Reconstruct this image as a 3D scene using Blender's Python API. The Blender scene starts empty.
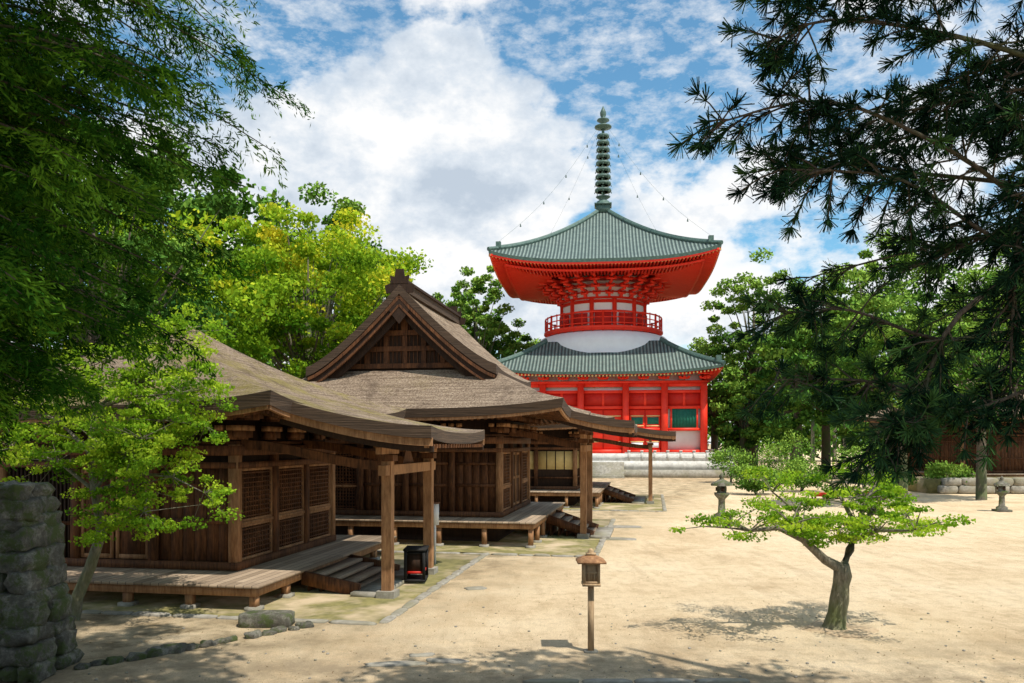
import bpy, math, random
import numpy as np
from mathutils import Vector, Matrix
random.seed(7); rng=np.random.default_rng(11)
S=bpy.context.scene
S.view_settings.view_transform='Standard'
try: S.view_settings.look='None'
except Exception: pass
S.view_settings.exposure=0

# ---------------------------------------------------------------- builder
class MB:
    def __init__(s): s.v=[];s.n=0;s.li=[];s.ls=[];s.mi=[];s.ti=[]
    def add(s,verts,faces,mat=0,tint=0.5):
        o=s.n; s.v.append(np.array(verts,dtype=np.float64).reshape(-1,3)); s.n+=len(s.v[-1])
        for f in faces:
            s.li.append(np.array(f)+o); s.ls.append(np.array([len(f)])); s.mi.append(np.array([mat])); s.ti.append(np.array([tint]))
    def quads(s,V,mat,tint):
        N=len(V)//4; s.v.append(V); s.li.append(np.arange(4*N)+s.n); s.n+=4*N
        s.ls.append(np.full(N,4)); s.mi.append(np.full(N,mat)); s.ti.append(np.broadcast_to(tint,(N,)).copy())
    def fbox(s,x0,x1,y0,y1,z0,z1,mat=0,tint=.5):
        s.add([(x0,y0,z0),(x1,y0,z0),(x1,y1,z0),(x0,y1,z0),(x0,y0,z1),(x1,y0,z1),(x1,y1,z1),(x0,y1,z1)],
          [(0,3,2,1),(4,5,6,7),(0,1,5,4),(1,2,6,5),(2,3,7,6),(3,0,4,7)],mat,tint)
    def beam(s,p0,p1,w,h,mat=0,tint=.5,up=(0,0,1)):
        p0=Vector(p0);p1=Vector(p1);d=(p1-p0).normalized();u=Vector(up)
        sd=d.cross(u)
        if sd.length<1e-4: sd=Vector((1,0,0))
        sd.normalize();u=sd.cross(d)
        q=[]
        for p in (p0,p1):
            for a,b in ((-1,-1),(1,-1),(1,1),(-1,1)): q.append(p+sd*a*w/2+u*b*h/2)
        s.add([tuple(x) for x in q],[(0,1,2,3)[::-1],(4,5,6,7),(0,1,5,4),(1,2,6,5),(2,3,7,6),(3,0,4,7)],mat,tint)
    def tube(s,pts,rad,n=8,mat=0,tint=.5,cap=True):
        pts=[Vector(p) for p in pts]; V=[];F=[]
        for i,p in enumerate(pts):
            d=(pts[min(i+1,len(pts)-1)]-pts[max(i-1,0)]).normalized()
            a=d.cross(Vector((0,0,1)) if abs(d.z)<.9 else Vector((1,0,0))).normalized();b=d.cross(a)
            r=rad[i] if hasattr(rad,'__len__') else rad
            for k in range(n):
                t=2*math.pi*k/n; V.append(tuple(p+a*math.cos(t)*r+b*math.sin(t)*r))
        for i in range(len(pts)-1):
            for k in range(n):
                k2=(k+1)%n; F.append((i*n+k,i*n+k2,(i+1)*n+k2,(i+1)*n+k))
        if cap: F.append(tuple(range(n)));F.append(tuple(range((len(pts)-1)*n,len(pts)*n)))
        s.add(V,F,mat,tint)
    def lathe(s,prof,cx,cy,n=32,mat=0):
        V=[];F=[]
        for r,z in prof:
            for k in range(n):
                t=2*math.pi*k/n;V.append((cx+r*math.cos(t),cy+r*math.sin(t),z))
        for i in range(len(prof)-1):
            for k in range(n):
                k2=(k+1)%n;F.append((i*n+k,i*n+k2,(i+1)*n+k2,(i+1)*n+k))
        F.append(tuple(range(n)));F.append(tuple(range((len(prof)-1)*n,len(prof)*n)))
        s.add(V,F,mat)
    def rock(s,c,sz,mat=0,rough=.12,e=.55,nu=12,nv=8,rot=0):
        V=[];F=[];ph=[random.uniform(0,6) for _ in range(6)]
        sg=lambda x:math.copysign(abs(x)**e,x)
        for j in range(nv+1):
            v=-math.pi/2+math.pi*j/nv
            for i in range(nu):
                u=2*math.pi*i/nu
                x=sg(math.cos(v))*sg(math.cos(u));y=sg(math.cos(v))*sg(math.sin(u));z=sg(math.sin(v))
                k=1+rough*(math.sin(2.3*x*2+ph[0])*math.sin(2.1*y*2+ph[1])+.6*math.sin(5*z+ph[2]+3*x)+.4*math.sin(7*y+ph[3]))
                x*=sz[0]*k;y*=sz[1]*k;z*=sz[2]*k
                V.append((c[0]+x*math.cos(rot)-y*math.sin(rot),c[1]+x*math.sin(rot)+y*math.cos(rot),c[2]+z))
        for j in range(nv):
            for i in range(nu):
                i2=(i+1)%nu;F.append((j*nu+i,j*nu+i2,(j+1)*nu+i2,(j+1)*nu+i))
        s.add(V,F,mat,random.random())
    def build(s,name,mats,parent=None,smooth=False,smats=None):
        me=bpy.data.meshes.new(name)
        V=np.concatenate(s.v);LI=np.concatenate(s.li);LT=np.concatenate(s.ls);MI=np.concatenate(s.mi);TI=np.concatenate(s.ti)
        me.vertices.add(len(V));me.vertices.foreach_set('co',V.astype(np.float32).ravel())
        me.loops.add(len(LI));me.loops.foreach_set('vertex_index',LI.astype(np.int32))
        me.polygons.add(len(LT));st=np.concatenate([[0],np.cumsum(LT)[:-1]])
        me.polygons.foreach_set('loop_start',st.astype(np.int32))
        for m in mats: me.materials.append(m)
        me.polygons.foreach_set('material_index',MI.astype(np.int32))
        if smooth: me.polygons.foreach_set('use_smooth',np.ones(len(LT),dtype=bool))
        elif smats is not None: me.polygons.foreach_set('use_smooth',np.isin(MI,smats))
        me.update(calc_edges=True)
        a=me.attributes.new('tint','FLOAT','FACE');a.data.foreach_set('value',TI.astype(np.float32))
        o=bpy.data.objects.new(name,me);S.collection.objects.link(o)
        if parent: o.parent=parent
        return o
def empty(name,loc=(0,0,0),rz=0):
    e=bpy.data.objects.new(name,None);S.collection.objects.link(e);e.location=loc;e.rotation_euler=(0,0,rz);return e

# ---------------------------------------------------------------- materials
def newmat(name):
    m=bpy.data.materials.new(name);m.use_nodes=True;nt=m.node_tree;b=nt.nodes['Principled BSDF'];return m,nt,b
def N(nt,t,**k):
    n=nt.nodes.new(t)
    for a,v in k.items(): setattr(n,a,v)
    return n
def ramp(nt,fac,stops):
    r=N(nt,'ShaderNodeValToRGB');e=r.color_ramp.elements
    while len(e)<len(stops): e.new(.5)
    for i,(p,c) in enumerate(stops): e[i].position=p;e[i].color=(*c,1) if len(c)==3 else c
    nt.links.new(fac,r.inputs[0]);return r.outputs[0]
def noise(nt,vec,scale,detail=5,rough=.6,sc=None):
    if sc is not None:
        mp=N(nt,'ShaderNodeMapping');mp.inputs['Scale'].default_value=sc;nt.links.new(vec,mp.inputs[0]);vec=mp.outputs[0]
    n=N(nt,'ShaderNodeTexNoise');n.inputs['Scale'].default_value=scale;n.inputs['Detail'].default_value=detail;n.inputs['Roughness'].default_value=rough
    nt.links.new(vec,n.inputs[0]);return n.outputs[0]
def mix(nt,fac,a,b,mode='MIX'):
    m=N(nt,'ShaderNodeMix',data_type='RGBA',blend_type=mode)
    for s,v in ((m.inputs[0],fac),(m.inputs[6],a),(m.inputs[7],b)):
        if hasattr(v,'links') : nt.links.new(v,s)
        elif isinstance(v,(tuple,list)): s.default_value=(*v,1)
        else: s.default_value=v
    return m.outputs[2]
def bump(nt,b,h,strength=.4,dist=.02):
    u=N(nt,'ShaderNodeBump');u.inputs['Strength'].default_value=strength;u.inputs['Distance'].default_value=dist
    nt.links.new(h,u.inputs['Height']);nt.links.new(u.outputs[0],b.inputs['Normal'])
def coord(nt): return N(nt,'ShaderNodeTexCoord').outputs['Object']
def simple(name,c1,c2,scale=3,sc=(1,1,1),rough=.8,bs=.4,bd=.02,big=None,spec=.3,fine=30,stain=0):
    m,nt,b=newmat(name);v=coord(nt)
    n=noise(nt,v,scale,5,.65,sc);col=ramp(nt,n,[(.3,c1),(.7,c2)])
    if big:
        n2=noise(nt,v,.6,4,.6);f=ramp(nt,n2,[(.45,(0,0,0)),(.65,(1,1,1))]);col=mix(nt,f,col,big)
    if stain:
        n2=noise(nt,v,1.6,5,.7,(1,1,.5));col=mix(nt,stain,col,ramp(nt,n2,[(.35,(.35,.33,.32)),(.6,(1.1,1.08,1.05))]),'MULTIPLY')
    nt.links.new(col,b.inputs['Base Color']);b.inputs['Roughness'].default_value=rough
    b.inputs['Specular IOR Level'].default_value=spec
    n3=noise(nt,v,fine,3,.6,sc);bump(nt,b,n3,bs,bd);return m
WOOD=simple('weathered_wood',(.045,.018,.008),(.23,.092,.034),5,(4,4,.5),.75,.5,.01,stain=.8)
WOODL=simple('pale_wood',(.22,.10,.042),(.50,.27,.13),5,(3,3,.5),.75,.4,.01,stain=.5)
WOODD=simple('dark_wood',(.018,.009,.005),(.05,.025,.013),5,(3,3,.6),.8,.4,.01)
STONE=simple('granite',(.20,.18,.15),(.40,.37,.31),4,(1,1,1),.9,.6,.02,big=(.24,.22,.15))
STONEP=simple('pale_granite',(.50,.49,.45),(.70,.68,.64),3,(1,1,1),.85,.3,.01,stain=.3)
RED=simple('vermilion_paint',(.80,.030,.014),(.90,.055,.022),1.5,(1,1,1),.5,.1,.01,spec=.3)
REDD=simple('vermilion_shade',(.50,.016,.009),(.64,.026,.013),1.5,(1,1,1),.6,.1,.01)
WHITE=simple('plaster_white',(.76,.75,.73),(.84,.83,.81),.8,(1,1,1),.8,.1,.01)
GREEN=simple('green_window',(.012,.11,.075),(.02,.17,.11),3,(1,1,1),.6,.1,.01)
GOLD=simple('ochre_cloth',(.62,.45,.16),(.8,.62,.28),2,(1,1,1),.7,.1,.01)
COPPER=simple('verdigris_bronze',(.045,.085,.075),(.11,.18,.15),3,(1,1,1),.5,.3,.02)
BARK=simple('tree_bark',(.06,.045,.032),(.2,.16,.12),6,(4,4,.8),.9,.8,.03,big=(.10,.13,.045))
BARKM=simple('mossy_bark',(.12,.10,.07),(.40,.35,.27),6,(3,3,1),.9,.9,.04,big=(.16,.18,.07))
BLACK=simple('black_lacquer',(.01,.01,.01),(.02,.018,.016),3)
def deckmat():
    m,nt,b=newmat('deck_planks');v=coord(nt)
    w=N(nt,'ShaderNodeTexBrick');w.inputs['Scale'].default_value=1;w.inputs['Brick Width'].default_value=3.2;w.inputs['Row Height'].default_value=.22;w.inputs['Mortar Size'].default_value=.008
    w.inputs['Color1'].default_value=(.25,.175,.11,1);w.inputs['Color2'].default_value=(.44,.325,.22,1);w.inputs['Mortar'].default_value=(.03,.02,.015,1)
    mp=N(nt,'ShaderNodeMapping');mp.inputs['Rotation'].default_value=(0,0,math.pi/2);nt.links.new(v,mp.inputs[0]);nt.links.new(mp.outputs[0],w.inputs[0])
    n=noise(nt,v,4,6,.7,(.4,4,1));c=mix(nt,.6,w.outputs[0],ramp(nt,n,[(.3,(.45,.42,.4)),(.7,(1.0,1.0,1.0))]),'MULTIPLY')
    nt.links.new(c,b.inputs['Base Color']);b.inputs['Roughness'].default_value=.75;bump(nt,b,w.outputs[1],-.4,.01);return m
DECK=deckmat()
def thatch(name,moss):
    m,nt,b=newmat(name);v=coord(nt)
    n=noise(nt,v,14,7,.8);c=ramp(nt,n,[(.34,(.10,.072,.052)),(.5,(.36,.27,.195)),(.66,(.62,.50,.38))])
    z=noise(nt,v,1.0,5,.7,(.5,.5,16));c=mix(nt,.75,c,ramp(nt,z,[(.38,(.5,.46,.43)),(.6,(1.12,1.1,1.08))]),'MULTIPLY')
    n2=noise(nt,v,.5,6,.8);f=ramp(nt,n2,[(.58-moss*.18,(0,0,0)),(.74-moss*.16,(.8*moss+.05,)*3)]);c=mix(nt,f,c,(.30,.25,.05))
    n4=noise(nt,v,1.1,6,.75);f=ramp(nt,n4,[(.52,(0,0,0)),(.68,(.8,.8,.8))]);c=mix(nt,f,c,(.12,.082,.06))
    nt.links.new(c,b.inputs['Base Color']);b.inputs['Roughness'].default_value=.95;b.inputs['Specular IOR Level'].default_value=.1
    bump(nt,b,noise(nt,v,18,6,.8),1.0,.10);return m
THATCH=thatch('cypress_bark_roof',.15);THATCHM=thatch('mossy_bark_roof',.75)
def edge():
    m,nt,b=newmat('layered_bark_edge');v=coord(nt)
    n=noise(nt,v,1.2,5,.7,(.7,.7,30));c=ramp(nt,n,[(.3,(.02,.013,.008)),(.55,(.08,.048,.028)),(.8,(.17,.11,.07))])
    nt.links.new(c,b.inputs['Base Color']);b.inputs['Roughness'].default_value=.95;bump(nt,b,n,.8,.03);return m
EDGE=edge()
def tile(name,axis):
    m,nt,b=newmat(name);v=coord(nt);sx=N(nt,'ShaderNodeSeparateXYZ');nt.links.new(v,sx.inputs[0])
    a=N(nt,'ShaderNodeMath',operation='MULTIPLY');nt.links.new(sx.outputs[axis],a.inputs[0]);a.inputs[1].default_value=2*math.pi/.42
    s=N(nt,'ShaderNodeMath',operation='SINE');nt.links.new(a.outputs[0],s.inputs[0])
    s2=N(nt,'ShaderNodeMath',operation='MULTIPLY_ADD');nt.links.new(s.outputs[0],s2.inputs[0]);s2.inputs[1].default_value=.5;s2.inputs[2].default_value=.5
    c=ramp(nt,s2.outputs[0],[(.05,(.035,.058,.054)),(.6,(.12,.175,.16)),(1,(.21,.275,.25))])
    n=noise(nt,v,1.2,6,.75);c=mix(nt,.8,c,ramp(nt,n,[(.3,(.5,.55,.56)),(.7,(1.3,1.2,1.12))]),'MULTIPLY')
    nt.links.new(c,b.inputs['Base Color']);b.inputs['Roughness'].default_value=.55;bump(nt,b,s2.outputs[0],.8,.12);return m
TILEX=tile('copper_tile_a',0);TILEY=tile('copper_tile_b',1)
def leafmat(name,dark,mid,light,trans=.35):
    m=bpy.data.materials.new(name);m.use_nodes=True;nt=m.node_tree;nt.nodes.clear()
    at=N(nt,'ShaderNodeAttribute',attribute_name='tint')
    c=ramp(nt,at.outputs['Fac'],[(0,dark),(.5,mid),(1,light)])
    d=N(nt,'ShaderNodeBsdfDiffuse');nt.links.new(c,d.inputs[0]);o=N(nt,'ShaderNodeOutputMaterial')
    if trans<=0: nt.links.new(d.outputs[0],o.inputs[0]);return m
    t=N(nt,'ShaderNodeBsdfTranslucent');x=N(nt,'ShaderNodeMixShader');x.inputs[0].default_value=trans
    nt.links.new(mix(nt,.6,c,(1.5,1.4,.6),'MULTIPLY'),t.inputs[0])
    nt.links.new(d.outputs[0],x.inputs[1]);nt.links.new(t.outputs[0],x.inputs[2]);nt.links.new(x.outputs[0],o.inputs[0]);return m
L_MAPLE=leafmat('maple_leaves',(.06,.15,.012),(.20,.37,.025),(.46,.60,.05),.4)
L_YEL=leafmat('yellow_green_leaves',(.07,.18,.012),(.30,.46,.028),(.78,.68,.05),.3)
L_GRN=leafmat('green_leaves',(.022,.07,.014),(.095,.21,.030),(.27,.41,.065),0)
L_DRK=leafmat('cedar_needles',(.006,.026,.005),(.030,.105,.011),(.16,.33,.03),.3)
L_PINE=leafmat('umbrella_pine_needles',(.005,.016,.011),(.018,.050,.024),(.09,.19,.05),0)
def groundmat():
    m,nt,b=newmat('sandy_ground');v=coord(nt)
    n=noise(nt,v,.22,8,.7);c=ramp(nt,n,[(.3,(.64,.47,.285)),(.5,(.81,.63,.41)),(.7,(.87,.71,.49))])
    n1=noise(nt,v,2.2,7,.8);c=mix(nt,.7,c,ramp(nt,n1,[(.34,(.72,.68,.63)),(.52,(1.03,1.03,1.03))]),'MULTIPLY')
    n3=noise(nt,v,36,4,.8);c=mix(nt,.8,c,ramp(nt,n3,[(.34,(.58,.56,.53)),(.55,(1.08,1.08,1.08))]),'MULTIPLY')
    mp=N(nt,'ShaderNodeMapping');mp.inputs['Rotation'].default_value=(0,0,math.radians(12));mp.inputs['Scale'].default_value=(.9,.16,1);nt.links.new(v,mp.inputs[0])
    nT=noise(nt,mp.outputs[0],1.2,6,.65);c=mix(nt,.6,c,ramp(nt,nT,[(.36,(.76,.73,.70)),(.47,(1,1,1)),(.53,(1,1,1)),(.60,(.90,.88,.84)),(.66,(1.03,1.03,1.03))]),'MULTIPLY')
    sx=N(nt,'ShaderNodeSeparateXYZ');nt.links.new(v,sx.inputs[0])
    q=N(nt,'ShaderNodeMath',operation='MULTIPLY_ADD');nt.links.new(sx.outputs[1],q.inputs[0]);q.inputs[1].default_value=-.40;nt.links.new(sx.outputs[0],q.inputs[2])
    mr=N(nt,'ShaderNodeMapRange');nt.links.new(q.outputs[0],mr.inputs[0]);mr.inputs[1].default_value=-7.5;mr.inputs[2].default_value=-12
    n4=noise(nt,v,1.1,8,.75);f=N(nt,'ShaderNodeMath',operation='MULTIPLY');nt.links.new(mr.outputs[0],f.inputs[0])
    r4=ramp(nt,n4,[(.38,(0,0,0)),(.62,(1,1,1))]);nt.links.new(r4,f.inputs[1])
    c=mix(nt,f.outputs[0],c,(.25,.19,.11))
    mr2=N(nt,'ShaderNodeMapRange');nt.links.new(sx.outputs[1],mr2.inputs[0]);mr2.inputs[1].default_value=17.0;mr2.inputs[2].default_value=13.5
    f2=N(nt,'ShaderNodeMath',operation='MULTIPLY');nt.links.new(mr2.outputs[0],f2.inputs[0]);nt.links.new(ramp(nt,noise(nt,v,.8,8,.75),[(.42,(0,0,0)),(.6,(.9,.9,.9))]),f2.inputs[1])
    c=mix(nt,f2.outputs[0],c,(.34,.26,.17))  # blotchy tree shade on the near ground, painted into the sand colour
    nt.links.new(c,b.inputs['Base Color']);b.inputs['Roughness'].default_value=.95;b.inputs['Specular IOR Level'].default_value=.1
    ad=N(nt,'ShaderNodeMath',operation='ADD');nt.links.new(n1,ad.inputs[0]);nt.links.new(n3,ad.inputs[1]);bump(nt,b,ad.outputs[0],.9,.06);return m
GROUND=groundmat()
MOSS=simple('moss',(.14,.13,.05),(.30,.255,.10),2.2,(1,1,1),.95,.9,.03,big=(.52,.40,.26))
def wallstone():
    m,nt,b=newmat('mossy_wall_stone');v=coord(nt)
    n=noise(nt,v,3,8,.8);c=ramp(nt,n,[(.3,(.04,.037,.028)),(.5,(.17,.155,.12)),(.7,(.48,.45,.37))])
    f=ramp(nt,noise(nt,v,2.4,8,.8),[(.48,(0,0,0)),(.57,(.9,.9,.9))]);c=mix(nt,f,c,(.09,.125,.025))
    nt.links.new(c,b.inputs['Base Color']);b.inputs['Roughness'].default_value=.95;bump(nt,b,noise(nt,v,9,8,.85),1,.10);return m
WSTONE=wallstone()

# ---------------------------------------------------------------- ground
g=MB();ys=[-400,-60,-20,0,3,5,6.5,8,9.5,11,12.3,13,14,16,20,30,45,70,110,200,400,900,3000]
xs=[-3000,-900,-300,-100,-40,-20,-10,-5,0,5,10,20,40,100,300,900,3000]
gz=lambda y:2.35*min(1,max(0,(12.4-y)/7.4))
V=[(x,y,gz(y)) for y in ys for x in xs];nx=len(xs)
g.add(V,[(j*nx+i,j*nx+i+1,(j+1)*nx+i+1,(j+1)*nx+i) for j in range(len(ys)-1) for i in range(nx-1)])
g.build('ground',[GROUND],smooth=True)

# ---------------------------------------------------------------- roof helpers
def ring(hx,hy,cx,cy,zf,n):
    P=[]
    for side in range(4):
        row=[]
        for i in range(n+1):
            s=-1+2*i/n
            x,y=[(s*hx,-hy),(hx,s*hy),(-s*hx,hy),(-hx,-s*hy)][side]
            row.append((cx+x,cy+y,zf(s)))
        P.append(row)
    return P
def hip_roof(mb,cx,cy,e,i,z0,z1,a,up,thick,wall,zw,mats,n=28,m=12,pw=3.2):
    rs=[]
    for k in range(m+1):
        t=k/m;hx=e[0]+(i[0]-e[0])*t;hy=e[1]+(i[1]-e[1])*t
        z=z0+(z1-z0)*(a*t+(1-a)*t*t)
        rs.append(ring(hx,hy,cx,cy,lambda s,z=z,t=t:z+up*abs(s)**pw*(1-t)**1.6,n))
    low=ring(e[0]-.06,e[1]-.06,cx,cy,lambda s:z0-thick+up*abs(s)**pw,n)
    mid=ring(wall[0],wall[1],cx,cy,lambda s:zw,n)
    def strip(A,B,mt):
        for sd in range(4):
            V=A[sd]+B[sd];k=n+1
            mb.add(V,[(q,q+1,k+q+1,k+q) for q in range(n)],mt[sd%2] if isinstance(mt,tuple) else mt)
    for k in range(m): strip(rs[k],rs[k+1],(mats[0],mats[1]))
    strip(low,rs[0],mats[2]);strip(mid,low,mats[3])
def rafters(mb,cx,cy,e,wall,z0,zw,up,drop,sp,w,h,mat,pw=3.2,endmat=None,fin=.25):
    for sd in range(4):
        L=e[0] if sd%2==0 else e[1];W=wall[0] if sd%2==0 else wall[1]
        n=int(2*L/sp)
        for q in range(n+1):
            u=-L+.1+(2*L-.2)*q/n;s=u/L
            E=(e[1] if sd%2==0 else e[0])-fin;Wd=wall[1] if sd%2==0 else wall[0]
            if abs(u)>W: 
                r=(abs(u)-W)/(L-W);Ws=Wd+(E-Wd)*r*.98;zs=zw+(z0-drop+up*abs(s)**pw-zw)*r
            else: Ws=Wd;zs=zw
            if E-Ws<.15: continue
            f=[lambda d:(u,-d),lambda d:(d,u),lambda d:(-u,d),lambda d:(-d,-u)][sd]
            p0=f(Ws);p1=f(E);ze=z0-drop+up*abs(s)**pw
            mb.beam((cx+p0[0],cy+p0[1],zs-h*.7),(cx+p1[0],cy+p1[1],ze-h*.7),w,h,mat)
            if endmat is not None:
                d=Vector((p1[0]-p0[0],p1[1]-p0[1],ze-zs)).normalized()*.04
                mb.beam((cx+p1[0],cy+p1[1],ze-h*.7),(cx+p1[0]+d.x,cy+p1[1]+d.y,ze-h*.7+d.z),w*1.02,h*1.02,endmat)

class Fac:
    def __init__(s,mb,o,d,nrm): s.mb=mb;s.o=o;s.d=d;s.n=nrm
    def box(s,u0,u1,z0,z1,a,b,mat):
        x0=s.o[0]+s.d[0]*u0+s.n[0]*a;x1=s.o[0]+s.d[0]*u1+s.n[0]*b
        y0=s.o[1]+s.d[1]*u0+s.n[1]*a;y1=s.o[1]+s.d[1]*u1+s.n[1]*b
        s.mb.fbox(min(x0,x1),max(x0,x1),min(y0,y1),max(y0,y1),z0,z1,mat)
def facade(F,L,z0,z1,bays,col=.24):
    nb=len(bays);bw=L/nb
    F.box(0,L,z0,z1,-.1,-.05,2)
    F.box(-.14,L+.14,z0,z0+.2,-.04,.16,0)
    F.box(-.14,L+.14,z1-.28,z1-.02,-.04,.17,0)
    F.box(-.1,L+.1,z1-.62,z1-.46,-.04,.15,0)
    for i in range(nb+1): F.box(i*bw-col/2,i*bw+col/2,z0+.003,z1+.01,-.13,.135,1 if i in(0,nb) else 0)
    for i,b in enumerate(bays):
        a=i*bw+col/2;c=(i+1)*bw-col/2;zb=z0+.2;zt=z1-.63
        if b=='lattice' or b=='lattice2':
            zm=zb+.95;mt=1 if b=='lattice' else 0
            for (p,q) in ((zb,zm),(zm+.08,zt)):
                F.box(a,c,p,p+.07,-.03,.06,mt);F.box(a,c,q-.07,q,-.03,.06,mt);F.box(a,a+.07,p+.07,q-.07,-.03,.06,mt);F.box(c-.07,c,p+.07,q-.07,-.03,.06,mt)
                k=int((c-a)/.13)
                for j in range(1,k): u=a+(c-a)*j/k;F.box(u-.018,u+.018,p+.07,q-.07,-.03,.03,0)
                k=int((q-p)/.13)
                for j in range(1,k): z=p+(q-p)*j/k;F.box(a+.07,c-.07,z-.018,z+.018,-.02,.04,0)
            F.box(a,c,zm,zm+.08,-.03,.09,1)
        elif b=='door':
            mid=(a+c)/2
            for (p,q) in ((a,mid-.015),(mid+.015,c)):
                F.box(p+.02,q-.02,zb+.02,zt-.02,-.04,.02,0)
                F.box(p+.02,p+.12,zb+.02,zt-.02,.02,.06,1);F.box(q-.12,q-.02,zb+.02,zt-.02,.02,.06,1)
                for z in (zb+.02,zb+(zt-zb)*.5,zt-.14): F.box(p+.12,q-.12,z,z+.12,.02,.055,1)
        elif b=='plank':
            k=max(2,int((c-a)/.3))
            for j in range(k):F.box(a+(c-a)*j/k+.008,a+(c-a)*(j+1)/k-.008,zb,zt,-.04,.0+.012*(j%2),0)
            F.box(a,c,zb+1.0,zb+1.12,.015,.07,0);F.box(a,c,zt-.5,zt-.4,.015,.07,0)
        elif b=='bars':
            k=int((c-a)/.12)
            for j in range(1,k): u=a+(c-a)*j/k;F.box(u-.03,u+.03,zb,zt,-.03,.04,2)
            F.box(a,c,zb+.9,zb+1.0,-.02,.07,0)
        elif b=='curtain':
            F.box(a,c,zt-1.25,zt-.1,-.03,.0,3);F.box(a,c,zb+.5,zb+.6,-.03,.06,0)
            for j in range(1,4): u=a+(c-a)*j/4;F.box(u-.03,u+.03,zt-1.25,zt-.1,0,.012,2)
def brackets(mb,cx,cy,hx,hy,z0,z1,nx_,ny_,mat,mat2,s=1.0,tiers=2):
    pts=[]
    for i in range(nx_+1):
        u=-hx+2*hx*i/nx_;pts+= [((u,-hy),(0,-1)),((u,hy),(0,1))]
    for i in range(ny_+1):
        u=-hy+2*hy*i/ny_;pts+= [((-hx,u),(-1,0)),((hx,u),(1,0))]
    H=(z1-z0)/tiers
    for (p,nr) in pts:
        t=(-nr[1],nr[0])
        for k in range(tiers):
            zc=z0+H*(k+.5);out=.25*s*(k+1);ln=(.45+.22*k)*s
            a=(cx+p[0]+nr[0]*-.1,cy+p[1]+nr[1]*-.1,zc);b=(cx+p[0]+nr[0]*out*1.5,cy+p[1]+nr[1]*out*1.5,zc)
            mb.beam(a,b,.16*s,H*.45,mat)
            c=(cx+p[0]+nr[0]*out,cy+p[1]+nr[1]*out)
            mb.beam((c[0]-t[0]*ln,c[1]-t[1]*ln,zc+H*.05),(c[0]+t[0]*ln,c[1]+t[1]*ln,zc+H*.05),.15*s,H*.36,mat)
            for q in (-.85,0,.85):
                x=c[0]+t[0]*ln*q;y=c[1]+t[1]*ln*q;mb.fbox(x-.12*s,x+.12*s,y-.12*s,y+.12*s,zc+H*.235,zc+H*.5,mat2)

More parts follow.
